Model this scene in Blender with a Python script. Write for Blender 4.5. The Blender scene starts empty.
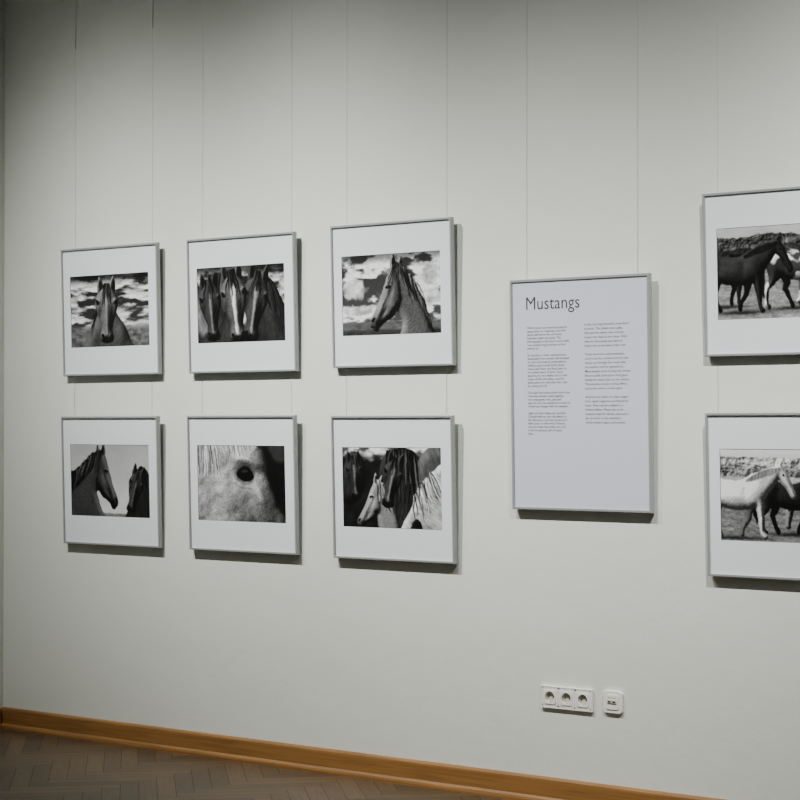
import bpy, bmesh, math, textwrap
import numpy as np
from mathutils import Vector, Matrix

# ---------------------------------------------------------------- helpers
def srgb2lin(c):
    c=np.asarray(c,dtype=float)
    return np.where(c<=0.04045,c/12.92,((c+0.055)/1.055)**2.4)
def col(r,g,b):
    v=srgb2lin([r/255,g/255,b/255]); return (float(v[0]),float(v[1]),float(v[2]),1)

def new_mat(name):
    m=bpy.data.materials.new(name); m.use_nodes=True
    nt=m.node_tree; bs=nt.nodes['Principled BSDF']
    return m,nt,bs
def simple_mat(name,color,rough=.5,metal=0,noise=.04,scale=60,bump=0):
    m,nt,bs=new_mat(name)
    tc=nt.nodes.new('ShaderNodeTexCoord'); n=nt.nodes.new('ShaderNodeTexNoise')
    n.inputs['Scale'].default_value=scale; n.inputs['Detail'].default_value=3
    nt.links.new(tc.outputs['Object'],n.inputs['Vector'])
    cr=nt.nodes.new('ShaderNodeValToRGB')
    cr.color_ramp.elements[0].color=tuple(max(0,c*(1-noise)) for c in color[:3])+(1,)
    cr.color_ramp.elements[1].color=tuple(min(1,c*(1+noise)) for c in color[:3])+(1,)
    nt.links.new(n.outputs['Fac'],cr.inputs['Fac']); nt.links.new(cr.outputs['Color'],bs.inputs['Base Color'])
    bs.inputs['Roughness'].default_value=rough; bs.inputs['Metallic'].default_value=metal
    return m
def link(ob,parent=None):
    bpy.context.scene.collection.objects.link(ob)
    if parent: ob.parent=parent
    return ob
def mesh_obj(name,bm,mats,parent=None,smooth=False):
    me=bpy.data.meshes.new(name); bm.normal_update(); bm.to_mesh(me); bm.free()
    for m in (mats if isinstance(mats,list) else [mats]): me.materials.append(m)
    if smooth:
        for p in me.polygons: p.use_smooth=True
    return link(bpy.data.objects.new(name,me),parent)
def add_box(bm,x0,x1,y0,y1,z0,z1,bev=0,mi=0):
    r=bmesh.ops.create_cube(bm,size=1)
    vs=r['verts']
    for v in vs:
        v.co=Vector((x0+(v.co.x+.5)*(x1-x0),y0+(v.co.y+.5)*(y1-y0),z0+(v.co.z+.5)*(z1-z0)))
    fs=set(f for v in vs for f in v.link_faces)
    for f in fs: f.material_index=mi
    if bev:
        es=list(set(e for v in vs for e in v.link_edges))
        bmesh.ops.bevel(bm,geom=es,offset=bev,segments=2,affect='EDGES',profile=.5)
def box_obj(name,b,mat,parent=None,bev=0):
    bm=bmesh.new(); add_box(bm,*b,bev=bev); return mesh_obj(name,bm,mat,parent)
def empty(name,loc):
    e=bpy.data.objects.new(name,None); e.location=loc; e.empty_display_size=.05; return link(e)

# ---------------------------------------------------------------- materials
def wall_material(name,c):
    m,nt,bs=new_mat(name)
    tc=nt.nodes.new('ShaderNodeTexCoord')
    n1=nt.nodes.new('ShaderNodeTexNoise'); n1.inputs['Scale'].default_value=1.3; n1.inputs['Detail'].default_value=5
    n2=nt.nodes.new('ShaderNodeTexNoise'); n2.inputs['Scale'].default_value=7; n2.inputs['Detail'].default_value=8; n2.inputs['Roughness'].default_value=.6
    for n in (n1,n2): nt.links.new(tc.outputs['Object'],n.inputs['Vector'])
    cr=nt.nodes.new('ShaderNodeValToRGB')
    cr.color_ramp.elements[0].position=.3; cr.color_ramp.elements[1].position=.7
    cr.color_ramp.elements[0].color=tuple(x*.96 for x in c[:3])+(1,)
    cr.color_ramp.elements[1].color=c
    nt.links.new(n1.outputs['Fac'],cr.inputs['Fac']); nt.links.new(cr.outputs['Color'],bs.inputs['Base Color'])
    bs.inputs['Roughness'].default_value=.85
    b=nt.nodes.new('ShaderNodeBump'); b.inputs['Strength'].default_value=.45; b.inputs['Distance'].default_value=.006
    nt.links.new(n2.outputs['Fac'],b.inputs['Height']); nt.links.new(b.outputs['Normal'],bs.inputs['Normal'])
    return m
M_wall=wall_material('painted_plaster',col(226,230,222))
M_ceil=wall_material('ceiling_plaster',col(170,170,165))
M_alu=simple_mat('brushed_aluminium',col(165,169,170),.45,.3,.05,90)
M_alu_d=simple_mat('dark_aluminium',col(112,114,114),.5,.4,.05,90)
M_mat=simple_mat('white_passepartout',col(230,236,242),.8,0,.01,200)
M_core=simple_mat('mat_bevel_core',col(70,70,70),.8,0,.02,200)
M_paper=simple_mat('poster_paper',col(208,210,224),.6,0,.01,100)
M_ink=simple_mat('text_ink',col(22,22,28),.7,0,.03,100)
M_ink_l=simple_mat('heading_ink',col(50,50,56),.7,0,.03,100)
M_wire=simple_mat('nylon_wire',col(240,242,236),.6,0,.03,100)
M_plast=simple_mat('white_plastic',col(240,240,234),.35,0,.01,100)
M_plast_g=simple_mat('recess_plastic',col(206,204,194),.45,0,.02,100)
M_dark=simple_mat('dark_hole',col(25,25,25),.6,0,.05,100)
M_metal=simple_mat('contact_metal',col(185,180,165),.4,.4,.05,100)

m,nt,bs=new_mat('print_ink'); M_print=m
a=nt.nodes.new('ShaderNodeVertexColor'); a.layer_name='Col'
nt.links.new(a.outputs['Color'],bs.inputs['Base Color']); bs.inputs['Roughness'].default_value=.6
bs.inputs['Specular IOR Level'].default_value=.15

def wood_mat(name,c1,c2,axis):
    m,nt,bs=new_mat(name)
    tc=nt.nodes.new('ShaderNodeTexCoord'); mp=nt.nodes.new('ShaderNodeMapping')
    mp.inputs['Scale'].default_value=(1.2,30,30) if axis=='x' else (30,1.2,30)
    n=nt.nodes.new('ShaderNodeTexNoise'); n.inputs['Scale'].default_value=2.5; n.inputs['Detail'].default_value=6; n.inputs['Distortion'].default_value=.6
    cr=nt.nodes.new('ShaderNodeValToRGB'); cr.color_ramp.elements[0].position=.3; cr.color_ramp.elements[1].position=.72
    cr.color_ramp.elements[0].color=c1; cr.color_ramp.elements[1].color=c2
    nt.links.new(tc.outputs['Object'],mp.inputs['Vector']); nt.links.new(mp.outputs['Vector'],n.inputs['Vector'])
    nt.links.new(n.outputs['Fac'],cr.inputs['Fac']); nt.links.new(cr.outputs['Color'],bs.inputs['Base Color'])
    bs.inputs['Roughness'].default_value=.5
    return m
M_base_x=wood_mat('baseboard_oak_x',col(124,86,42),col(156,112,58),'x')
M_base_y=wood_mat('baseboard_oak_y',col(124,86,42),col(156,112,58),'y')

m,nt,bs=new_mat('parquet_oak'); M_parq=m
a=nt.nodes.new('ShaderNodeVertexColor'); a.layer_name='Col'
uv=nt.nodes.new('ShaderNodeUVMap'); uv.uv_map='UV'
mp=nt.nodes.new('ShaderNodeMapping'); mp.inputs['Scale'].default_value=(6,90,1)
n=nt.nodes.new('ShaderNodeTexNoise'); n.inputs['Scale'].default_value=1; n.inputs['Detail'].default_value=5
nt.links.new(uv.outputs['UV'],mp.inputs['Vector']); nt.links.new(mp.outputs['Vector'],n.inputs['Vector'])
mx=nt.nodes.new('ShaderNodeMix'); mx.data_type='RGBA'; mx.blend_type='MULTIPLY'; mx.inputs['Factor'].default_value=.7
cr=nt.nodes.new('ShaderNodeValToRGB'); cr.color_ramp.elements[0].position=.3; cr.color_ramp.elements[1].position=.7
cr.color_ramp.elements[0].color=(.5,.47,.44,1); cr.color_ramp.elements[1].color=(1.0,1.0,1.0,1)
nt.links.new(n.outputs['Fac'],cr.inputs['Fac'])
nt.links.new(a.outputs['Color'],mx.inputs[6]); nt.links.new(cr.outputs['Color'],mx.inputs[7])
nt.links.new(mx.outputs[2],bs.inputs['Base Color']); bs.inputs['Roughness'].default_value=.5
M_sub=simple_mat('parquet_gap',col(35,26,18),.8)

# ---------------------------------------------------------------- room shell
XL,XR,YF,H=-6.93,2.6,-7.6,4.3
box_obj('wall_back',(XL-.15,XR+.15,0,.15,-.05,H),M_wall)
box_obj('wall_left',(XL-.15,XL,YF,0,-.05,H),M_wall)
box_obj('wall_right',(XR,XR+.15,YF,0,-.05,H),M_wall)
box_obj('wall_front',(XL-.15,XR+.15,YF-.15,YF,-.05,H),M_wall)
box_obj('ceiling',(XL-.15,XR+.15,YF-.15,.15,H,H+.1),M_ceil)

# herringbone parquet floor
rng=np.random.default_rng(4)
W=.07; n5=6; L=W*n5; g=.0008
bm=bmesh.new()
uvl=bm.loops.layers.uv.new('UV'); cl=bm.loops.layers.float_color.new('Col')
ca,sa=math.cos(math.radians(45)),math.sin(math.radians(45))
cx0,cy0=(XL+XR)/2,YF/2
def plank(x,y,w,h,vert):
    c=[(x*W+g,y*W+g),((x+w)*W-g,y*W+g),((x+w)*W-g,(y+h)*W-g),(x*W+g,(y+h)*W-g)]
    P=[(cx0+a*ca-b*sa,cy0+a*sa+b*ca) for a,b in c]
    cx=sum(p[0] for p in P)/4; cy=sum(p[1] for p in P)/4
    if not(XL-.25<cx<XR+.25 and YF-.25<cy<.25): return
    f=bm.faces.new([bm.verts.new((p[0],p[1],0)) for p in P])
    t=rng.uniform(.68,1.2); base=srgb2lin(np.array([92,74,51])/255)*t*np.array([1,rng.uniform(.95,1.02),rng.uniform(.9,1.03)])
    o=rng.uniform(0,50,2)
    for l,(a,b) in zip(f.loops,c):
        u,v=(b,a) if vert else (a,b)
        l[uvl].uv=(u+o[0],v+o[1]); l[cl]=(*base,1)
R=110
for y in range(-R,R):
    k0=int((-R-y)//(2*n5)); k1=int((R-y)//(2*n5))+1
    for k in range(k0,k1):
        plank(y+2*n5*k,y,n5,1,False)
for x in range(-R,R):
    k0=int((-R-x)//(2*n5)); k1=int((R-x)//(2*n5))+1
    for k in range(k0,k1):
        plank(x,x+1+2*n5*k,1,n5,True)
for co,no in (((XL,0,0),(-1,0,0)),((XR,0,0),(1,0,0)),((0,0,0),(0,1,0)),((0,YF,0),(0,-1,0))):
    bmesh.ops.bisect_plane(bm,geom=bm.verts[:]+bm.edges[:]+bm.faces[:],plane_co=co,plane_no=no,clear_outer=True)
fl=mesh_obj('floor',bm,[M_parq,M_sub])
bm=bmesh.new(); bm.from_mesh(fl.data)
add_box(bm,XL-.15,XR+.15,YF-.15,.15,-.1,-.0015,mi=1)
bm.to_mesh(fl.data); bm.free()

# baseboards (moulded profile swept along the wall)
prof=[(0,0),(.026,0),(.026,.010),(.0235,.018),(.019,.023),(.016,.026),(.016,.082),(.015,.089),(.012,.094),(.007,.097),(0,.098)]
def sweep(name,p0,p1,nrm,mat):
    bm=bmesh.new(); A=[bm.verts.new((p0[0]+nrm[0]*d,p0[1]+nrm[1]*d,z)) for d,z in prof]
    B=[bm.verts.new((p1[0]+nrm[0]*d,p1[1]+nrm[1]*d,z)) for d,z in prof]
    k=len(prof)
    for i in range(k): bm.faces.new([A[i],A[(i+1)%k],B[(i+1)%k],B[i]])
    bm.faces.new(A); bm.faces.new(B[::-1])
    bmesh.ops.recalc_face_normals(bm,faces=bm.faces)
    return mesh_obj(name,bm,mat)
sweep('baseboard_back',(XL,0),(XR,0),(0,-1),M_base_x)
sweep('baseboard_left',(XL,-.026),(XL,YF),(1,0),M_base_y)
sweep('baseboard_right',(XR,-.026),(XR,YF),(-1,0),M_base_y)

# ---------------------------------------------------------------- painter for the photographic prints
NX,NY=286,191
GX,GY=np.meshgrid(np.linspace(0,150,NX),np.linspace(0,100,NY))
DX=150/(NX-1)
def noise(sx,sy=None,ang=0,seed=0,oct=4):
    sy=sy or sx
    a=math.radians(ang); X=GX*math.cos(a)+GY*math.sin(a); Y=-GX*math.sin(a)+GY*math.cos(a)
    out=0;amp=1;tot=0
    r=np.random.default_rng(seed)
    for o in range(oct):
        G=r.random((128,128))
        x=X/sx*2**o+37.3+o*11; y=Y/sy*2**o+51.7+o*7
        xi=np.floor(x).astype(int); yi=np.floor(y).astype(int); fx=x-xi; fy=y-yi
        fx=fx*fx*(3-2*fx); fy=fy*fy*(3-2*fy)
        g_=lambda i,j:G[j%128,i%128]
        v=(g_(xi,yi)*(1-fx)+g_(xi+1,yi)*fx)*(1-fy)+(g_(xi,yi+1)*(1-fx)+g_(xi+1,yi+1)*fx)*fy
        out=out+v*amp; tot+=amp; amp*=.55
    return out/tot
def ss(a,b,x):
    t=np.clip((x-a)/(b-a),0,1); return t*t*(3-2*t)
def cr_spline(P,n=6,closed=True):
    P=np.array(P,float); k=len(P); out=[]
    for i in (range(k) if closed else range(k-1)):
        if closed: p0,p1,p2,p3=P[(i-1)%k],P[i],P[(i+1)%k],P[(i+2)%k]
        else: p0,p1,p2,p3=P[max(i-1,0)],P[i],P[i+1],P[min(i+2,k-1)]
        for t in np.linspace(0,1,n,endpoint=False):
            out.append(.5*((2*p1)+(-p0+p2)*t+(2*p0-5*p1+4*p2-p3)*t*t+(-p0+3*p1-3*p2+p3)*t**3))
    if not closed: out.append(P[-1])
    return np.array(out)
def poly_sd(P,smooth=True):
    P=cr_spline([p[:2] for p in P]) if smooth else np.array(P,float)
    ins=np.zeros(GX.shape,bool); d=np.full(GX.shape,1e9); k=len(P)
    for i in range(k):
        x1,y1=P[i]; x2,y2=P[(i+1)%k]
        if abs(y2-y1)>1e-9:
            ins^=((y1>GY)!=(y2>GY))&(GX<(x2-x1)*(GY-y1)/(y2-y1)+x1)
        ex,ey=x2-x1,y2-y1; L2=ex*ex+ey*ey+1e-12
        t=np.clip(((GX-x1)*ex+(GY-y1)*ey)/L2,0,1)
        d=np.minimum(d,np.hypot(GX-x1-t*ex,GY-y1-t*ey))
    return np.where(ins,d,-d)
def chain_sd(ch):
    d=np.full(GX.shape,-1e9)
    for (x1,y1,r1),(x2,y2,r2) in zip(ch[:-1],ch[1:]):
        ex,ey=x2-x1,y2-y1; L2=ex*ex+ey*ey+1e-9
        t=np.clip(((GX-x1)*ex+(GY-y1)*ey)/L2,0,1)
        d=np.maximum(d,(r1+(r2-r1)*t)-np.hypot(GX-x1-t*ex,GY-y1-t*ey))
    return d
def msk(sd,soft=.8): return np.clip(.5+sd/soft,0,1)
def blend(img,m,v): img[:]=img*(1-m)+v*m
def gauss(x,y,rx,ry,ang=0):
    a=math.radians(ang); X=(GX-x)*math.cos(a)+(GY-y)*math.sin(a); Y=-(GX-x)*math.sin(a)+(GY-y)*math.cos(a)
    return np.exp(-(X/rx)**2-(Y/ry)**2)
def blur(a,r):
    k=max(1,int(round(r/DX)))
    for _ in range(2):
        for ax in (0,1):
            p=np.pad(a,[(k,k) if i==ax else (0,0) for i in (0,1)],mode='edge')
            c=np.cumsum(p,axis=ax); c=np.insert(c,0,0,axis=ax); n=a.shape[ax]
            hi=np.take(c,range(2*k+1,2*k+1+n),axis=ax); lo=np.take(c,range(0,n),axis=ax); a=(hi-lo)/(2*k+1)
    return a
def dome(sd,r): 
    t=np.clip(sd/r,0,1); return blur(r*np.sqrt(1-(1-t)**2),.8)
def lit(Hf,L=(-.45,-.65,.62),amb=.35,dif=1.0):
    gy,gx=np.gradient(Hf,DX); n=np.sqrt(gx*gx+gy*gy+1)
    l=np.array(L)/np.linalg.norm(L)
    return amb+dif*np.clip((-gx*l[0]-gy*l[1]+l[2])/n,0,None)
def warp(im,amp=.6,seed=3):
    sx=(noise(5,5,0,seed,3)-.5)*2*amp/DX; sy=(noise(5,5,0,seed+1,3)-.5)*2*amp/DX
    X=np.clip(np.arange(NX)[None,:]+sx*2,0,NX-1.001); Y=np.clip(np.arange(NY)[:,None]+sy*2,0,NY-1.001)
    xi=X.astype(int); yi=Y.astype(int); fx=X-xi; fy=Y-yi
    return (im[yi,xi]*(1-fx)+im[yi,xi+1]*fx)*(1-fy)+(im[yi+1,xi]*(1-fx)+im[yi+1,xi+1]*fx)*fy
def sky(seed,dark=.2,light=.85,thr=.5,w=.12,sx=38,sy=16):
    n=noise(sx,sy,0,seed,6)
    base=dark+.1*(GY/100)
    n2=blur(np.roll(n,-6,axis=0),1.5)
    sh=.8+1.6*(n-n2)
    return base+(light-base)*ss(thr-w,thr+w,n)*np.clip(sh,.45,1.15)
def stroke(img,pts,r,v,soft=.8,alpha=1):
    P=cr_spline([p[:2] for p in pts],5,False); ch=[(p[0],p[1],r*(1-.75*i/len(P))) for i,p in enumerate(P)]
    blend(img,msk(chain_sd(ch),soft)*alpha,v)
def locks(img,roots,dirs,n,length,r,vals,seed,curl=.2,alpha=.9):
    """bundle of curved hair locks from a root polyline"""
    q=np.random.default_rng(seed); Rt=cr_spline(roots,10,False); D=cr_spline(dirs,10,False)
    for i in range(n):
        t=(i+q.uniform(0,.9))/n; k=min(int(t*(len(Rt)-1)),len(Rt)-1); k2=min(int(t*(len(D)-1)),len(D)-1)
        p=Rt[k]+q.normal(0,.6,2); d=D[k2]/np.linalg.norm(D[k2]); ln=length*q.uniform(.6,1.1)
        nrm=np.array([-d[1],d[0]]); c=q.normal(0,curl)
        pts=[p,p+d*ln*.33+nrm*c*ln*.3,p+d*ln*.66+nrm*c*ln*.35,p+d*ln+nrm*c*ln*.1+q.normal(0,1,2)]
        stroke(img,pts,r*q.uniform(.6,1.3),vals[i%len(vals)]*q.uniform(.8,1.2),1.0,alpha)
def T(pts,ox,oy,s,fx=1,sy=None,rot=0):
    sy=sy or s; c,sn=math.cos(math.radians(rot)),math.sin(math.radians(rot)); out=[]
    for p in pts:
        x,y=fx*p[0]*s,p[1]*sy
        out.append((ox+x*c-y*sn,oy+x*sn+y*c)+tuple(q*s for q in p[2:]))
    return out
def fur(seed,a=.5): return a*(noise(2.4,2.4,0,seed,2)-.5)
LR=(-.45,-.65,.62)

def profile_head(img,ox,oy,s,fx,val,seed,neck,rot=0,L=LR,amb=.3,dif=1.1,contrast=1):
    """horse head in profile; local frame: poll at 0,0, muzzle towards -x (fx=1)"""
    tr=lambda P:T(P,ox,oy,s,fx,None,rot)
    head=[(-2,-1),(-6,8),(-9,18),(-13,30),(-18,44),(-24,57),(-27,64),(-27,70),(-24,75),(-19,78),(-15,76),(-12,71),(-5,65),(4,60),(11,52)]
    sd=poly_sd(tr(head)+neck)
    hd=poly_sd(tr(head+[(15,40),(13,24),(8,8)]))
    for e in ([(-2,3),(-4,-6),(-1,-16),(4,-8),(5,3)],[(6,4),(7,-7),(12,-14),(14,-4),(12,6)]):
        q=poly_sd(tr(e)); sd=np.maximum(sd,q)
    g=lambda x,y,rx,ry,a=0: gauss(*tr([(x,y)])[0][:2],rx*s,ry*s,a*fx+rot)
    Hf=dome(sd,10*s)+.45*dome(hd,7*s)
    Hf=Hf+s*(2.6*g(4,42,9,13)+1.6*g(-6,20,4,6,10)+1.5*g(-12,46,2.2,14,25)+1.4*g(-22,64,4,5)-1.6*g(-9,56,3,8,30)-1.2*g(0,30,3,8,10)-1.5*g(13,55,3,12,-10)+fur(seed,.35))
    alb=val*(1+.25*(noise(12,12,0,seed,3)-.5))*(1-.35*g(-24,70,6,9))
    v=alb*lit(Hf,L,amb,dif)*contrast
    blend(img,msk(sd,1.0),np.clip(v,.015,1))
    blend(img,msk(chain_sd(tr([(-6.5,24,2.0),(-2,23,1.3)])),1.2),.015)
    stroke(img,tr([(-9,22),(-5,19.5),(0,21)]),1.0*s,min(.9,val*1.6),1.2,.6)
    blend(img,msk(chain_sd(tr([(-5.8,23.2,.35),(-5.4,23.2,.35)])),.8),.5)
    blend(img,msk(chain_sd(tr([(-24,65,1.9),(-22,62,1.2)])),1.2),.02)
    stroke(img,tr([(-26,73),(-21,72.5),(-15,70)]),.7*s,.04,1)
    blend(img,msk(chain_sd(tr([(0.5,1,.5),(0,-10,1.5),(2.5,0,.6)])),1)*.85,.03)
    return msk(sd,1),sd

def front_head(img,cx,top,h,w,val,seed,tilt=0,blaze=0,bw=1.0,L=LR,amb=.3,fore=10):
    """horse face seen from the front, ears up, long nose down"""
    a=math.radians(tilt)
    def tr(P):
        out=[]
        for p in P:
            x,y=p[0]*w,p[1]*h
            out.append((cx+x*math.cos(a)-y*math.sin(a),top+x*math.sin(a)+y*math.cos(a))+tuple(r*w for r in p[2:]))
        return out
    g=lambda x,y,rx,ry: gauss(*tr([(x,y)])[0][:2],rx*w,ry*h,tilt)
    o=[(-.15,.0),(-.28,.09),(-.37,.22),(-.385,.33),(-.33,.46),(-.25,.60),(-.19,.72),(-.20,.82),(-.235,.90),(-.20,.97),(-.08,1.0),(.08,1.0),(.20,.97),(.235,.90),(.20,.82),(.19,.72),(.25,.60),(.33,.46),(.385,.33),(.37,.22),(.28,.09),(.15,0)]
    face=poly_sd(tr(o)); sd=face
    for s in (-1,1):
        e=poly_sd(tr([(s*.09,.06),(s*.12,-.07),(s*.23,-.19),(s*.30,-.08),(s*.29,.10)]))
        sd=np.maximum(sd,e)
    Hf=dome(sd,.24*w)
    Hf=Hf+w*(.055*g(0,.5,.09,.35)+.05*g(-.3,.25,.07,.05)+.05*g(.3,.25,.07,.05)-.05*g(-.2,.5,.07,.13)-.05*g(.2,.5,.07,.13)
        +.05*g(-.15,.88,.07,.05)+.05*g(.15,.88,.07,.05)-.03*g(0,.93,.05,.05)+.03*g(-.3,.4,.05,.12)+.03*g(.3,.4,.05,.12))+fur(seed,.35)
    alb=val*(1+.3*(noise(9,14,tilt,seed,4)-.5))*(1-.3*g(0,.95,.3,.1))*np.ones_like(GX)
    if blaze:
        wob=1.6*(noise(6,6,0,seed+3,3)-.5)
        bz=poly_sd(tr([(-.03*bw,.16),(-.08*bw,.24),(-.06*bw,.36),(-.045*bw,.6),(-.05*bw,.8),(-.02*bw,.88),(.05*bw,.84),(.04*bw,.6),(.05*bw,.4),(.08*bw,.26),(.03*bw,.16)]))+wob
        mb=msk(bz,2.2); alb=alb*(1-mb)+blaze*mb
    v=alb*lit(Hf,L,amb,1.1)
    blend(img,msk(sd,1),np.clip(v,.015,1))
    for s in (-1,1):
        blend(img,msk(poly_sd(tr([(s*.15,.03),(s*.17,-.06),(s*.225,-.14),(s*.255,-.06),(s*.235,.05)])),1.4)*.75,.035)
        blend(img,msk(chain_sd(tr([(s*.335,.245,.035),(s*.30,.285,.045)])),1.2),.015)
        stroke(img,tr([(s*.25,.24),(s*.3,.215),(s*.36,.225)]),.018*w,min(.9,val*1.6),1.2,.6)
        blend(img,msk(chain_sd(tr([(s*.325,.25,.008),(s*.32,.252,.008)])),.8)*.8,.45)
        blend(img,msk(chain_sd(tr([(s*.15,.865,.042),(s*.11,.905,.025)])),1.3)*.95,.02)
    stroke(img,tr([(-.13,.965),(0,.955),(.13,.965)]),.012*w,.04,1,.7)
    if fore:
        q=np.random.default_rng(seed)
        for i in range(fore):
            x0=q.uniform(-.13,.13); x1=x0*1.4+q.uniform(-.06,.06); ln=q.uniform(.15,.34)
            stroke(img,tr([(x0*.7,-.05),(x0,.06),(x1,ln*.7),(x1*1.1,ln)]),.022*w,[.03,.07,.16,.28][i%4],1)
    return sd

def side_horse(img,ox,oy,s,fx,val,seed,head='up',step=0,patch=None,L=LR,dark=0):
    """whole horse from the side, local frame ~100 long, facing +x, hooves at y=0"""
    tr=lambda P:T(P,ox,oy,s,fx)
    trunk=poly_sd(tr([(-41,-62),(-33,-69),(-22,-69),(-10,-65),(6,-64),(18,-69),(26,-70),(35,-64),(40,-53),(36,-41),(26,-34),(12,-31),(-6,-32),(-20,-37),(-32,-42),(-42,-52)]))
    if head=='up':
        nk=[(16,-68),(26,-79),(36,-89),(44,-93),(51,-89),(50,-79),(46,-68),(41,-56),(32,-46),(24,-50)]
        hd=[(45,-88,6.6),(51,-82,6.6),(60,-71,4.4),(66,-64,3.8),(67,-62,3.6)]; er=[(43,-92,2.2),(43,-100,.7)]; er2=[(47,-93,2.2),(49,-100,.7)]
    elif head=='mid':
        nk=[(16,-67),(30,-74),(44,-79),(54,-80),(58,-73),(52,-63),(44,-53),(36,-44),(26,-50)]
        hd=[(54,-76,6.4),(59,-69,6.2),(66,-57,4.2),(70,-49,3.7),(71,-47,3.4)]; er=[(51,-80,2.2),(52,-88,.7)]; er2=[(55,-81,2.2),(58,-88,.7)]
    else:
        nk=[(16,-68),(32,-65),(44,-54),(54,-40),(53,-30),(44,-34),(35,-42),(26,-50)]
        hd=[(50,-36,6),(53,-27,5.6),(55,-14,4),(55,-8,3.5)]; er=[(53,-40,2),(58,-44,.7)]; er2=[(50,-42,2),(54,-47,.7)]
    k=step
    near=[[(-32,-54,11.5),(-29-2*k,-40,8),(-33-2*k,-31,4.6),(-38-3*k,-24,3.7),(-36-5*k,-10,2.5),(-35-6*k,-5,2.8),(-32-6*k,-2,3)],
          [(28,-50,9),(29+4*k,-36,5.6),(29+7*k,-23,3.5),(29+8*k,-9,2.3),(30+9*k,-5,2.7),(32+10*k,-2,3)]]
    farl=[[(-28,-52,10),(-22+4*k,-38,7),(-24+7*k,-29,4.2),(-28+8*k,-23,3.4),(-24+10*k,-10,2.3),(-21+10*k,-3,2.7)],
          [(24,-48,8),(20-2*k,-34,5),(19-4*k,-22,3.3),(14-8*k,-10,2.2),(14-10*k,-4,2.7)]]
    fs=np.maximum(*[chain_sd(tr(l)) for l in farl])
    blend(img,msk(fs,1),np.clip(val*.5*lit(dome(fs,3*s),L,.3,.8),.015,1))
    tail=chain_sd(tr([(-40,-62,2.2),(-46,-54,3.6),(-48,-40,4.2),(-47,-24,3),(-45,-14,1)]))
    sd=np.maximum(trunk,poly_sd(tr(nk)))
    for c in near+[hd,er,er2]: sd=np.maximum(sd,chain_sd(tr(c)))
    g=lambda x,y,rx,ry: gauss(*tr([(x,y)])[0][:2],rx*s,ry*s)
    Hf=dome(sd,9*s)+s*(3*g(-30,-56,11,13)+3*g(27,-56,9,13)+3*g(2,-46,22,9)-1.6*g(14,-58,4,14)-1.6*g(-17,-52,4,14)+1.5*g(52,-80,6,6))+fur(seed,.25)
    alb=val*(1+.3*(noise(10,10,0,seed,3)-.5))
    if patch is not None:
        pn=ss(.46,.52,noise(26*s,22*s,20,seed+5,3)); alb=alb*(1-pn)+patch*pn
    v=alb*lit(Hf,L,.25,1.1)
    blend(img,msk(sd,1.0),np.clip(v,.015,1))
    tv=np.clip(val*.45*(.6+.8*noise(2,14,0,seed,2)),.02,1)
    blend(img,msk(tail,1.2),tv)
    mp=tr([(nk[0][0],nk[0][1]+3,2),(nk[1][0]+1,nk[1][1]+4,4),(nk[2][0],nk[2][1]+5,4),(nk[3][0],nk[3][1]+3,2)])
    blend(img,msk(chain_sd(mp),2)*.85,tv)
    e=tr([(hd[1][0]+0,hd[1][1]-1.5,1.0),(hd[1][0]+.8,hd[1][1]-1,.9)]); blend(img,msk(chain_sd(e),.8),.02)
    return sd

def grain(im,seed): 
    im=warp(im,.45,seed)
    im=im+.035*(np.random.default_rng(seed).random(im.shape)-.5)+.03*(noise(1.3,1.3,0,seed,2)-.5)
    return .42+(im-.42)*1.2
def art_1():
    im=sky(11,.15,.9,.5,.09,50,12)
    blend(im,ss(14,2,GY)*.75,.1)
    band=ss(70,82,GY+7*noise(20,8,0,3)); blend(im,band,.2+.35*noise(7,4,0,5))
    b=poly_sd([(24,112),(28,92),(38,74),(50,60),(58,46),(70,40),(82,44),(92,58),(104,72),(114,90),(118,112)])
    Hf=dome(b,16)+2.5*gauss(46,88,8,14)+2.5*gauss(98,88,8,14)+fur(3,.5)
    blend(im,msk(b,1.2),np.clip(.3*(1+.4*(noise(10,16,0,8)-.5))*lit(Hf),.02,1))
    locks(im,[(58,36),(52,48),(48,60)],[(-.5,1),(-.3,1)],14,26,1.0,[.05,.2,.1],4)
    front_head(im,70,17,78,56,.38,21,0,.5,.6,fore=12)
    return grain(im,1)
def art_2():
    im=sky(5,.14,.85,.5,.1,40,16)
    blend(im,ss(16,3,GY)*.7,.1)
    b=poly_sd([(-8,112),(-8,40),(6,26),(20,14),(40,8),(54,22),(60,60),(66,112)])
    blend(im,msk(b,1.4),np.clip(.22*(1+.9*(noise(12,24,10,7)-.5))*lit(dome(b,16)+2*noise(5,20,10,4)),.02,1))
    b=poly_sd([(78,112),(90,60),(98,30),(112,14),(128,20),(142,40),(156,70),(156,112)])
    blend(im,msk(b,1.4),np.clip(.2*(1+.9*(noise(12,24,-20,9)-.5))*lit(dome(b,16)+2*noise(5,20,-20,5)),.02,1))
    blend(im,msk(poly_sd([(0,56),(6,36),(16,32),(22,48),(22,78),(10,88),(0,80)])+4*noise(8,8,0,4),5)*.8,.42+.5*(noise(5,12,10,8)-.4))
    locks(im,[(20,12),(34,8),(46,10)],[(-.4,1),(.1,1)],26,44,1.3,[.04,.2,.08,.34],6,.15)
    locks(im,[(108,14),(118,16),(132,28)],[(.1,1),(.3,1)],24,46,1.3,[.03,.16,.06,.26],8,.15)
    front_head(im,20,20,78,50,.24,35,-6,.45,.8,fore=14)
    front_head(im,106,14,88,56,.24,31,10,.5,.9,fore=18)
    front_head(im,60,10,92,58,.34,32,-7,.8,1.0,fore=22)
    return grain(im,2)
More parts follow.
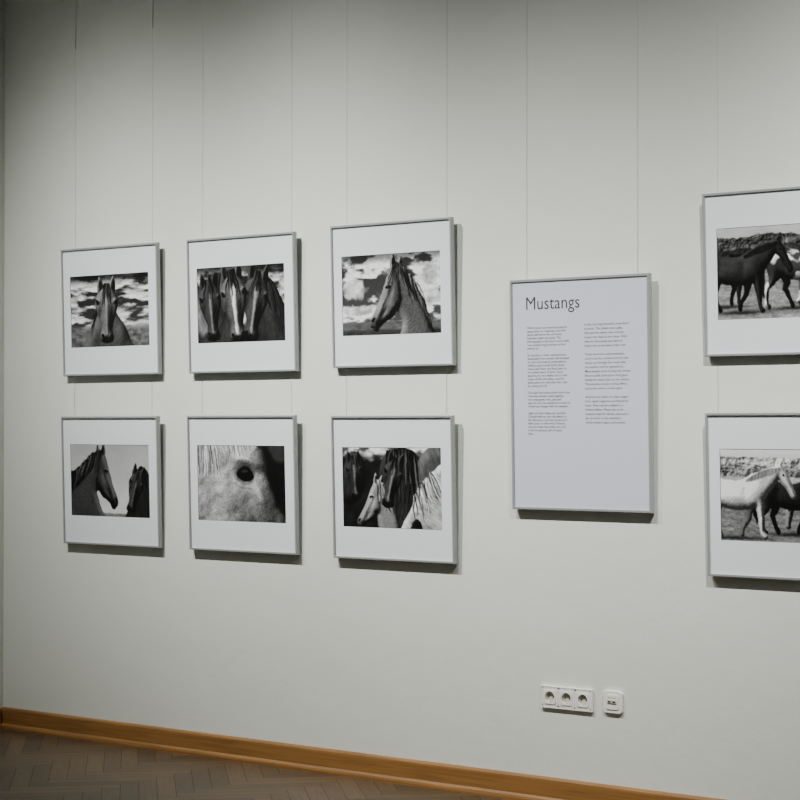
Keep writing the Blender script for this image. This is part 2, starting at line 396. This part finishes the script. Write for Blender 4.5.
def art_3():
    im=sky(77,.2,.98,.50,.07,34,17)
    blend(im,ss(14,0,GY)*.6,.14)
    for (x,y,rx,ry,sd_) in ((18,42,20,15,2),(134,28,14,14,4),(24,70,24,7,6),(140,56,14,9,8)):
        c=ss(.35,.75,gauss(x,y,rx,ry)*1.1+.7*(noise(11,8,0,sd_,5)-.5)); blend(im,c,.62+.5*(noise(9,7,0,sd_+20,4)-.35))
    blend(im,ss(84,87,GY+3*noise(30,9,0,3)),.24+.2*noise(9,3,0,6))
    blend(im,ss(92,96,GY),.15+.14*noise(6,3,0,16))
    neck=[(92,84),(90,96),(86,110),(142,110),(137,92),(130,74),(120,54),(108,34),(98,20),(88,14)]
    profile_head(im,78,17,1.04,1,.38,41,neck,rot=5,amb=.2,dif=1.25,L=(-.7,-.5,.5))
    locks(im,[(90,14),(98,20),(110,36),(122,56)],[(.35,1),(.5,1),(.4,1)],60,46,1.2,[.05,.42,.16,.3,.08],12,.18)
    locks(im,[(82,12),(90,13)],[(-.5,1),(-.1,1)],14,28,1.0,[.05,.28,.12],14,.2)
    return grain(im,3)
def art_4():
    im=.60+.18*(GY/100)+.08*(noise(50,20,0,3)-.5)
    blend(im,ss(95,98,GY+2*noise(20,9,0,2)),.35+.2*noise(4,3,0,3))
    # second horse, three-quarter view
    b=poly_sd([(100,112),(106,96),(114,80),(120,58),(124,40),(132,30),(142,32),(150,42),(156,60),(156,112)])
    blend(im,msk(b,1.3),np.clip(.15*(1+.6*(noise(8,20,0,9)-.5))*lit(dome(b,12)+2*noise(4,20,5,4),(.4,-.6,.6)),.02,1))
    locks(im,[(134,31),(142,34),(150,46)],[(.3,1),(.2,1)],26,32,1.1,[.03,.2,.07],16)
    front_head(im,130,38,58,36,.24,61,17,.4,.6,fore=12,amb=.15)
    neck=[(50,68),(56,84),(62,110),(-8,110),(-8,44),(10,36),(28,24),(44,14),(56,9)]
    profile_head(im,64,14,.97,-1,.28,62,neck,amb=.12,dif=1.2,L=(.5,-.6,.6))
    mn=poly_sd([(60,9),(46,12),(30,22),(12,34),(-8,46),(-8,70),(8,62),(24,50),(38,38),(50,28),(58,20)])
    blend(im,msk(mn+3*(noise(4,12,20,3)-.5),2),.07)
    locks(im,[(58,9),(44,13),(28,23),(8,38)],[(-.3,1),(-.5,1),(-.3,1)],40,34,1.2,[.03,.26,.08,.4,.05],18,.18)
    return grain(im,4)
def art_5():
    im=np.full(GX.shape,.06)+.06*noise(20,20,0,2)
    blend(im,msk(poly_sd([(122,-5),(156,-5),(156,16),(140,22),(128,14)]),6)*.6,.3)
    face=poly_sd([(-8,-8),(100,-8),(112,4),(118,20),(119,34),(124,48),(130,62),(138,80),(146,112),(-8,112)])
    g=gauss
    Hf=.9*dome(face,26)+5*g(80,19,20,7,12)-5*g(84,36,19,10,12)+4*g(82,37,10,6,12)-3.5*g(58,44,8,10)+4*g(110,70,8,34,-22)-4*g(92,78,8,26,-22)+4*g(52,70,16,28,-10)+8*noise(34,34,0,4,3)+.35*noise(1.8,1.8,0,6,2)
    alb=.68+.2*(noise(16,16,0,14)-.5)+.22*(noise(1.6,1.6,0,26,2)-.5)-.28*ss(50,105,GY+.25*GX-20)*ss(20,90,GX)
    v=alb*lit(Hf,(-.5,-.6,.65),.25,1.0)
    blend(im,msk(face,1.4),v)
    dk=ss(.2,.9,g(82,37,19,13,12)*1.2+.35*(noise(5,5,0,3)-.5)); blend(im,dk*.85,.17)
    eye=poly_sd([(68,37),(74,30),(83,27.5),(92,31.5),(97,42),(89,46.5),(80,46.5),(72,43)]); blend(im,msk(eye,1.6),.02)
    stroke(im,[(65,37),(72,28),(82,24.5),(93,28),(99,40)],.9,.34,1.8,.7)
    stroke(im,[(62,31),(71,22),(83,19),(96,24)],1.0,.25,2.2,.6)
    stroke(im,[(69,44),(79,49.5),(89,49.5),(97,45)],1.0,.36,1.8,.6)
    stroke(im,[(64,49),(76,56),(92,56)],1.0,.3,2.4,.5)
    blend(im,msk(poly_sd([(76,34),(81,31.5),(87,33),(83,35.5),(78,36)]),1.8)*.5,.4)
    for i in range(7): stroke(im,[(72+3.2*i,30-1.5*math.sin(i/6*3.1)),(74+3.4*i,33),(76+3.6*i,35)],.4,.3,.9,.5)
    locks(im,[(-4,-6),(14,-6),(34,-6)],[(.0,1),(.15,1)],38,46,1.2,[.84,.36,.66,.2,.76],22,.2)
    locks(im,[(30,-6),(60,-6),(92,-6)],[(.3,1),(.1,1)],26,22,1.0,[.8,.4,.68,.35],24,.25)
    return grain(im,5)
def art_6():
    im=.07+.1*noise(14,14,0,2)
    sk=sky(8,.3,.95,.48,.08,20,10); blend(im,ss(24,12,GY+12*noise(16,8,0,8)),sk)
    def blob(P,val,seed,ang,r=14,sc=(10,24)):
        b=poly_sd(P); Hf=dome(b,r)+2.5*noise(sc[0]/2,sc[1],ang,seed,3)
        v=val*(1+.7*(noise(sc[0],sc[1],ang,seed+1)-.5))*lit(Hf,LR,.25,1.1); blend(im,msk(b,1.3),np.clip(v,.02,1)); return b
    blob([(2,24),(10,8),(22,6),(32,16),(36,40),(26,64),(8,72),(-6,60),(-6,34)],.2,3,10)
    front_head(im,17,14,52,34,.2,93,-4,.4,.8,fore=8)
    blob([(58,112),(54,60),(58,24),(70,6),(92,0),(114,8),(124,34),(120,112)],.18,5,10)
    blob([(116,60),(114,24),(124,6),(138,0),(156,8),(156,60)],.3,7,-20)
    locks(im,[(70,6),(92,2),(112,10)],[(-.1,1),(.1,1)],50,62,1.6,[.03,.2,.06,.34,.05],31,.15)
    nk=[(52,84),(60,110),(86,110),(84,86),(78,66),(68,50),(58,42)]
    profile_head(im,50,44,.78,1,.6,95,nk,rot=8,amb=.15,dif=1.0)
    locks(im,[(52,40),(62,46),(72,58)],[(0,1),(.2,1)],20,30,1.2,[.8,.25,.55,.12],33)
    front_head(im,82,16,60,40,.22,91,14,.45,.9,fore=14)
    blob([(88,112),(92,94),(102,78),(112,62),(122,44),(136,30),(156,26),(156,112)],.68,12,-50,10,(9,20))
    locks(im,[(108,62),(122,42),(138,28)],[(.2,1),(.5,1)],28,36,1.3,[.1,.7,.3,.85],35)
    blob([(100,112),(104,96),(112,88),(120,96),(118,112)],.1,14,0,5)
    return grain(im,6)
def field(im,y0,seed,v=.38):
    g_=v+.3*(noise(14,3,0,seed,5)-.5)+.22*(noise(2.5,1.4,0,seed+1,3)-.5)+.14*(GY-y0)/100
    blend(im,ss(y0-.8,y0+.8,GY),g_)
def ground_shadow(im,x,y,w): blend(im,gauss(x,y,w,2.2)*.75,.06)
def hills(im,y0,amp,wl,seed,v):
    r=y0-amp*(noise(wl,900,0,seed,5)-.5)*2
    h=noise(wl/3,10,25,seed,5)*9
    blend(im,msk(GY-r,1.2),v*lit(h,(-.6,-.5,.5),.2,1.1))
def art_8():
    im=.68-.1*GY/30+.14*(noise(30,8,0,3)-.5)
    hills(im,9,7,40,12,.36); hills(im,24,4,30,4,.2)
    field(im,36,21,.46)
    ground_shadow(im,118,84,34); side_horse(im,124,84,.82,-1,.3,24,'mid',.4,.78)
    ground_shadow(im,92,90,36); side_horse(im,96,90,.92,1,.24,23,'mid',1.2,.85)
    ground_shadow(im,10,86,30); side_horse(im,2,86,.86,1,.16,28,'low',-.3)
    ground_shadow(im,28,93,38); side_horse(im,18,93,.95,1,.2,22,'mid',.5)
    return grain(im,8)
def art_9():
    im=.8-.1*GY/30+.08*(noise(30,8,0,33)-.5)
    hills(im,9,4,50,42,.75); hills(im,21,3,40,5,.55)
    field(im,30,61,.6); field(im,60,51,.42)
    ground_shadow(im,122,90,34); side_horse(im,126,90,.86,-1,.5,56,'low',.2)
    ground_shadow(im,86,92,34); side_horse(im,82,92,.86,1,.15,54,'mid',.4)
    ground_shadow(im,18,97,38); side_horse(im,16,97,.98,1,.82,53,'mid',.5)
    return grain(im,9)

def print_mesh(name,art,w,h,parent):
    lin=srgb2lin(np.clip(art(),0.015,.97))
    nv=NX*NY; co=np.stack([(GX/150*w).ravel(),np.zeros(nv),(-GY/100*h).ravel()],1)
    me=bpy.data.meshes.new(name)
    idx=np.arange(nv).reshape(NY,NX)
    q=np.stack([idx[:-1,:-1],idx[1:,:-1],idx[1:,1:],idx[:-1,1:]],-1).reshape(-1,4)
    me.from_pydata(co.tolist(),[],q.tolist())
    at=me.color_attributes.new('Col','FLOAT_COLOR','POINT')
    L_=lin.ravel(); c=np.stack([L_*.98,L_,L_*1.02,np.ones(nv)],1).astype('f')
    at.data.foreach_set('color',c.ravel()); me.materials.append(M_print); me.update()
    return link(bpy.data.objects.new(name,me),parent)

# ---------------------------------------------------------------- frames
FW,FH,LEAN,DEP,GAP=.594,.565,.0179,.020,.008
def frame_rails(name,w,h,parent,rw=.009,dep=DEP):
    """mitred aluminium rail all round; local origin top-left back, x right, z down, front at y=-dep"""
    bm=bmesh.new()
    pr=[(0,0),(0,-dep+.0015),(.0015,-dep),(rw-.001,-dep),(rw,-dep+.001),(rw,-dep+.006),(rw,0)]
    rings=[]
    for i,y in pr:
        rings.append([bm.verts.new(c) for c in ((i,y,-i),(w-i,y,-i),(w-i,y,-h+i),(i,y,-h+i))])
    for a,b in zip(rings,rings[1:]+rings[:1]):
        for k in range(4): bm.faces.new([a[k],a[(k+1)%4],b[(k+1)%4],b[k]])
    bmesh.ops.recalc_face_normals(bm,faces=bm.faces)
    return mesh_obj(name,bm,M_alu,parent)
def place(e,x,ztop,h):
    ang=math.asin(LEAN/h)
    e.location=(x,-GAP-LEAN,ztop); e.rotation_euler=(ang,0,0)
def picture(x,ztop,art):
    e=empty('framed_horse_photograph',(0,0,0))
    frame_rails('aluminium_frame',FW,FH,e)
    box_obj('backing_board',(.009,FW-.009,-.006,-.001,-FH+.009,-.009),M_alu_d,e)
    pw,ph=.4835,.315; px=(FW-pw)/2-.004; pz=.1238
    bm=bmesh.new(); r0,y=.0085,-.0135
    O=[bm.verts.new(c) for c in ((r0,y,-r0),(FW-r0,y,-r0),(FW-r0,y,-FH+r0),(r0,y,-FH+r0))]
    I=[bm.verts.new(c) for c in ((px,y,-pz),(px+pw,y,-pz),(px+pw,y,-pz-ph),(px,y,-pz-ph))]
    b=.0012
    J=[bm.verts.new(c) for c in ((px+b,y+.0015,-pz-b),(px+pw-b,y+.0015,-pz-b),(px+pw-b,y+.0015,-pz-ph+b),(px+b,y+.0015,-pz-ph+b))]
    for k in range(4):
        bm.faces.new([O[k],O[(k+1)%4],I[(k+1)%4],I[k]])
        f=bm.faces.new([I[k],I[(k+1)%4],J[(k+1)%4],J[k]]); f.material_index=1
    bmesh.ops.recalc_face_normals(bm,faces=bm.faces)
    mesh_obj('passepartout',bm,[M_mat,M_core],e)
    p=print_mesh('horse_print',art,pw,ph,e); p.location=(px,-.0119,-pz)
    place(e,x,ztop,FH)
    return e
picture(-6.508,2.175,art_1)
picture(-5.740,2.175,art_2)
picture(-4.956,2.184,art_3)
picture(-6.504,1.431,art_4)
picture(-5.736,1.432,art_5)
picture(-4.952,1.429,art_6)
picture(-3.289,2.194,art_8)
picture(-3.279,1.434,art_9)

# ---------------------------------------------------------------- text panel
PW,PH=.5946,.85
e=empty('exhibition_text_panel',(0,0,0))
frame_rails('aluminium_frame',PW,PH,e,.010)
box_obj('paper_sheet',(.0095,PW-.0095,-.0150,-.004,-PH+.0095,-.0095),M_paper,e)
def text(name,body,x,z,size,mat,width=None,space=1.0,offset=0,align='LEFT'):
    cu=bpy.data.curves.new(name,'FONT'); cu.body=body; cu.size=size; cu.space_line=space; cu.offset=offset
    cu.resolution_u=3; cu.align_x=align
    o=bpy.data.objects.new(name,cu); bpy.context.scene.collection.objects.link(o)
    bpy.context.view_layer.update()
    dg=bpy.context.evaluated_depsgraph_get(); me=bpy.data.meshes.new_from_object(o.evaluated_get(dg))
    bpy.data.objects.remove(o)
    co=np.array([v.co[:] for v in me.vertices]); sx=1
    if width: sx=width/(co[:,0].max()-co[:,0].min())
    for v in me.vertices: v.co=Vector((v.co.x*sx,0,v.co.y))
    me.materials.clear(); me.materials.append(mat)
    ob=link(bpy.data.objects.new(name,me),e); ob.location=(x,-.0153,z); return ob
text('heading_text','Mustangs',.066,-.112,.068,M_ink_l,.232,offset=0)
t1=["Wild horses have moved across the open plains for centuries, and their herds still follow the old tracks between water and grass. The photographs in this room were made over several long journeys on foot and by car.",
"A mustang is a free roaming horse, descended from animals that escaped or were set loose by early settlers. Stallions guard small family bands, mares lead them, and foals learn to run within hours of birth. Every band has its own habits and its own range of hills and valleys, and the same paths are used year after year by young and old.",
"The black and white prints show how close the animals stand together, how they greet, rest, play and quarrel, and how quickly the mood of a herd can change with the weather.",
"Light and dust shape each picture. Clouds build up over the desert in the afternoon, and the horses turn their backs to the wind. Patience was the most important tool, and trust the greatest gift of those days."]
t2=["In the morning the bands come down to drink. The oldest mare walks first and the others wait until she lowers her head to the water. Only then do the young ones dare to follow her to the bank of the river.",
"Today the herds need protection. Land is scarce, summers are dry and fences cut through the routes that the animals used for generations. Many people work to keep the horses free on public land and to find good homes for those that can not remain. The pictures are part of that effort and invite visitors to look again.",
"All prints are made on cotton paper from digital negatives and framed by hand. They may be ordered in a limited edition. Please ask at the museum desk for details, sizes and a list of works in this exhibition, which remains open until autumn."]
def column(paras,wd=36): return '\n\n'.join('\n'.join(textwrap.wrap(p,wd)) for p in paras)
for nm,tx,x,wd in (('body_text_column_1',t1,.074,.184),('body_text_column_2',t2,.322,.190)):
    b=column(tx); nl=b.count('\n')+1
    total=.402 if nm.endswith('1') else .370
    size=.0122; pitch=total/nl
    text(nm,b,x,-.184 if nm.endswith('1') else -.178,size,M_ink,wd,pitch/size,offset=.00006)
e.location=(-4.0945,-GAP-LEAN,1.930); e.rotation_euler=(math.asin(LEAN/PH),0,0)

# ---------------------------------------------------------------- hanging wires
def wire(x,z0,z1,crimp=None):
    bm=bmesh.new()
    def cyl(za,zb,r):
        q=bmesh.ops.create_cone(bm,cap_ends=True,segments=8,radius1=r,radius2=r,depth=zb-za)
        for v in q['verts']: v.co+=Vector((x,-.0035,(za+zb)/2))
    cyl(z0,z1,.0006)
    cyl(z0,z0+.02,.0018)
    if crimp: cyl(crimp[0],crimp[1],.0020)
    mesh_obj('picture_hanging_wire',bm,M_wire,None,True)
for x,zb,cr_ in ((-6.459,1.415,(3.075,3.26)),(-5.981,1.415,(3.11,3.28)),(-5.687,1.415,None),(-5.193,1.415,None),(-4.905,1.41,None),(-4.413,1.41,None),
             (-4.045,1.90,None),(-3.57,1.90,None),(-3.25,1.415,None),(-2.74,1.415,None)):
    wire(x,zb,H-.002,cr_)

# ---------------------------------------------------------------- sockets
def ring_pts(n,r): return [(r*math.cos(2*math.pi*(i+.5)/n),r*math.sin(2*math.pi*(i+.5)/n)) for i in range(n)]
def sq_pts(n,hw,rc):
    out=[]
    for i in range(n):
        a=2*math.pi*(i+.5)/n; c,s=math.cos(a),math.sin(a)
        p=8.0; k=(abs(c)**p+abs(s)**p)**(-1/p); out.append((hw*k*c,hw*k*s))
    return out
def loops_obj(name,loops,mats,parent,midx=None,cap=True):
    bm=bmesh.new(); R_=[[bm.verts.new((x,y,z)) for (x,z) in pts] for pts,y in loops]
    n=len(R_[0])
    for j,(a,b) in enumerate(zip(R_,R_[1:])):
        for k in range(n):
            f=bm.faces.new([a[k],a[(k+1)%n],b[(k+1)%n],b[k]])
            if midx: f.material_index=midx[j]
    if cap:
        f=bm.faces.new(R_[-1]); 
        if midx: f.material_index=midx[-1]
    bmesh.ops.recalc_face_normals(bm,faces=bm.faces)
    ob=mesh_obj(name,bm,mats,parent); return ob
def disc(name,x,z,y,r,mat,parent,d=.0006):
    bm=bmesh.new(); q=bmesh.ops.create_cone(bm,cap_ends=True,segments=20,radius1=r,radius2=r,depth=d)
    for v in q['verts']: v.co=Vector((x+v.co.x,y+v.co.z,z+v.co.y))
    return mesh_obj(name,bm,mat,parent)
e=empty('triple_wall_socket',(-3.869,0,.393))
for i,x in enumerate((-.071,0,.071)):
    n=40
    sh=lambda P:[(p[0]+x,p[1]) for p in P]
    hw=.0352 
    out=sq_pts(n,hw,.004)
    loops_obj('socket_insert_%d'%(i+1),[(sh(out),-.0005),(sh(out),-.0085),(sh(sq_pts(n,hw-.0012,.004)),-.0098),
        (sh(sq_pts(n,.0262,.004)),-.0098),(sh(sq_pts(n,.0255,.004)),-.0122),(sh(ring_pts(n,.0208)),-.0125),(sh(ring_pts(n,.0198)),-.0112),(sh(ring_pts(n,.0192)),-.0022)],
        [M_plast,M_plast_g],e,[0,0,0,0,0,0,1,1])
    for s in (-1,1):
        disc('pin_hole',x+s*.0095,0,-.0026,.0030,M_dark,e)
        box_obj('earth_clip',(x-.0022,x+.0022,-.0105,-.0024,s*.0178-.0011,s*.0178+.0011),M_metal,e)
bm=bmesh.new()
for b in ((-.1115,-.1064,-.0405,.0405),(.1064,.1115,-.0405,.0405),(-.1064,.1064,.0355,.0405),(-.1064,.1064,-.0405,-.0355)):
    add_box(bm,b[0],b[1],-.0105,-.0004,b[2],b[3],bev=.0008)
mesh_obj('cover_plate',bm,M_plast,e)
e=empty('data_outlet',(-3.6735,0,.3965))
n=40
loops_obj('cover_plate',[(sq_pts(n,.0405,.004),-.0005),(sq_pts(n,.0405,.004),-.0085),(sq_pts(n,.0388,.004),-.0105),(sq_pts(n,.0275,.004),-.0105),(sq_pts(n,.0270,.004),-.0128),(sq_pts(n,.0255,.004),-.0132)],[M_plast],e)
bm=bmesh.new(); add_box(bm,-.019,.019,-.0165,-.0125,-.0040,.0090,bev=.001); mesh_obj('port_hood',bm,M_plast_g,e)
for s in (-1,1):
    box_obj('rj_port',(s*.0095-.0062,s*.0095+.0062,-.0170,-.0158,-.0010,.0040),M_dark,e)
box_obj('label_strip',(-.017,.017,-.0137,-.0131,.0125,.0185),M_plast_g,e)

# ---------------------------------------------------------------- lights (reflector lamps with a soft beam profile)
def spot(name,loc,target,power,n,color,rad=.03,size=100):
    l=bpy.data.lights.new(name,'SPOT'); l.energy=power; l.spot_size=math.radians(size); l.spot_blend=1; l.color=color; l.shadow_soft_size=rad
    l.use_nodes=True; nt=l.node_tree
    em=[x for x in nt.nodes if x.type=='EMISSION'][0]
    tc=nt.nodes.new('ShaderNodeTexCoord'); sp=nt.nodes.new('ShaderNodeSeparateXYZ')
    ab=nt.nodes.new('ShaderNodeMath'); ab.operation='ABSOLUTE'
    pw=nt.nodes.new('ShaderNodeMath'); pw.operation='POWER'; pw.inputs[1].default_value=n
    nt.links.new(tc.outputs['Normal'],sp.inputs[0]); nt.links.new(sp.outputs[2],ab.inputs[0])
    nt.links.new(ab.outputs[0],pw.inputs[0]); nt.links.new(pw.outputs[0],em.inputs['Strength'])
    o=link(bpy.data.objects.new(name,l)); o.location=loc
    o.rotation_euler=(Vector(target)-Vector(loc)).to_track_quat('-Z','Y').to_euler(); return o
C=(1.0,.99,.95)
spot('ceiling_spotlight',(-6.4,-2.1,4.1),(-6.0,0,1.4),680,24,C)
spot('ceiling_spotlight',(-5.5,-2.1,4.1),(-4.8,0,1.4),800,24,C)
spot('ceiling_spotlight',(-4.2,-2.1,4.1),(-3.7,0,1.25),480,24,C)
spot('ceiling_spotlight',(-1.7,-2.1,4.1),(-2.8,0,1.4),800,22,C)
l=bpy.data.lights.new('room_ambient','AREA'); l.shape='RECTANGLE'; l.size=4; l.size_y=3; l.energy=15; l.color=(.97,.99,1)
o=link(bpy.data.objects.new('ambient_fill',l)); o.location=(-2.2,-4.2,H-.05)  # weak unseen area light, added only to lift the room's ambient level

# ---------------------------------------------------------------- camera
cd=bpy.data.cameras.new('camera'); cd.sensor_width=36; cd.lens=1965.6/800*36
cam=link(bpy.data.objects.new('camera',cd)); cam.location=(0,-6.1014,1.39)
cam.rotation_euler=(math.pi/2+.013,0,.6501)
bpy.context.scene.camera=cam
w=bpy.data.worlds.new('world'); bpy.context.scene.world=w; w.use_nodes=True
w.node_tree.nodes['Background'].inputs[0].default_value=(.5,.5,.5,1); w.node_tree.nodes['Background'].inputs[1].default_value=.1
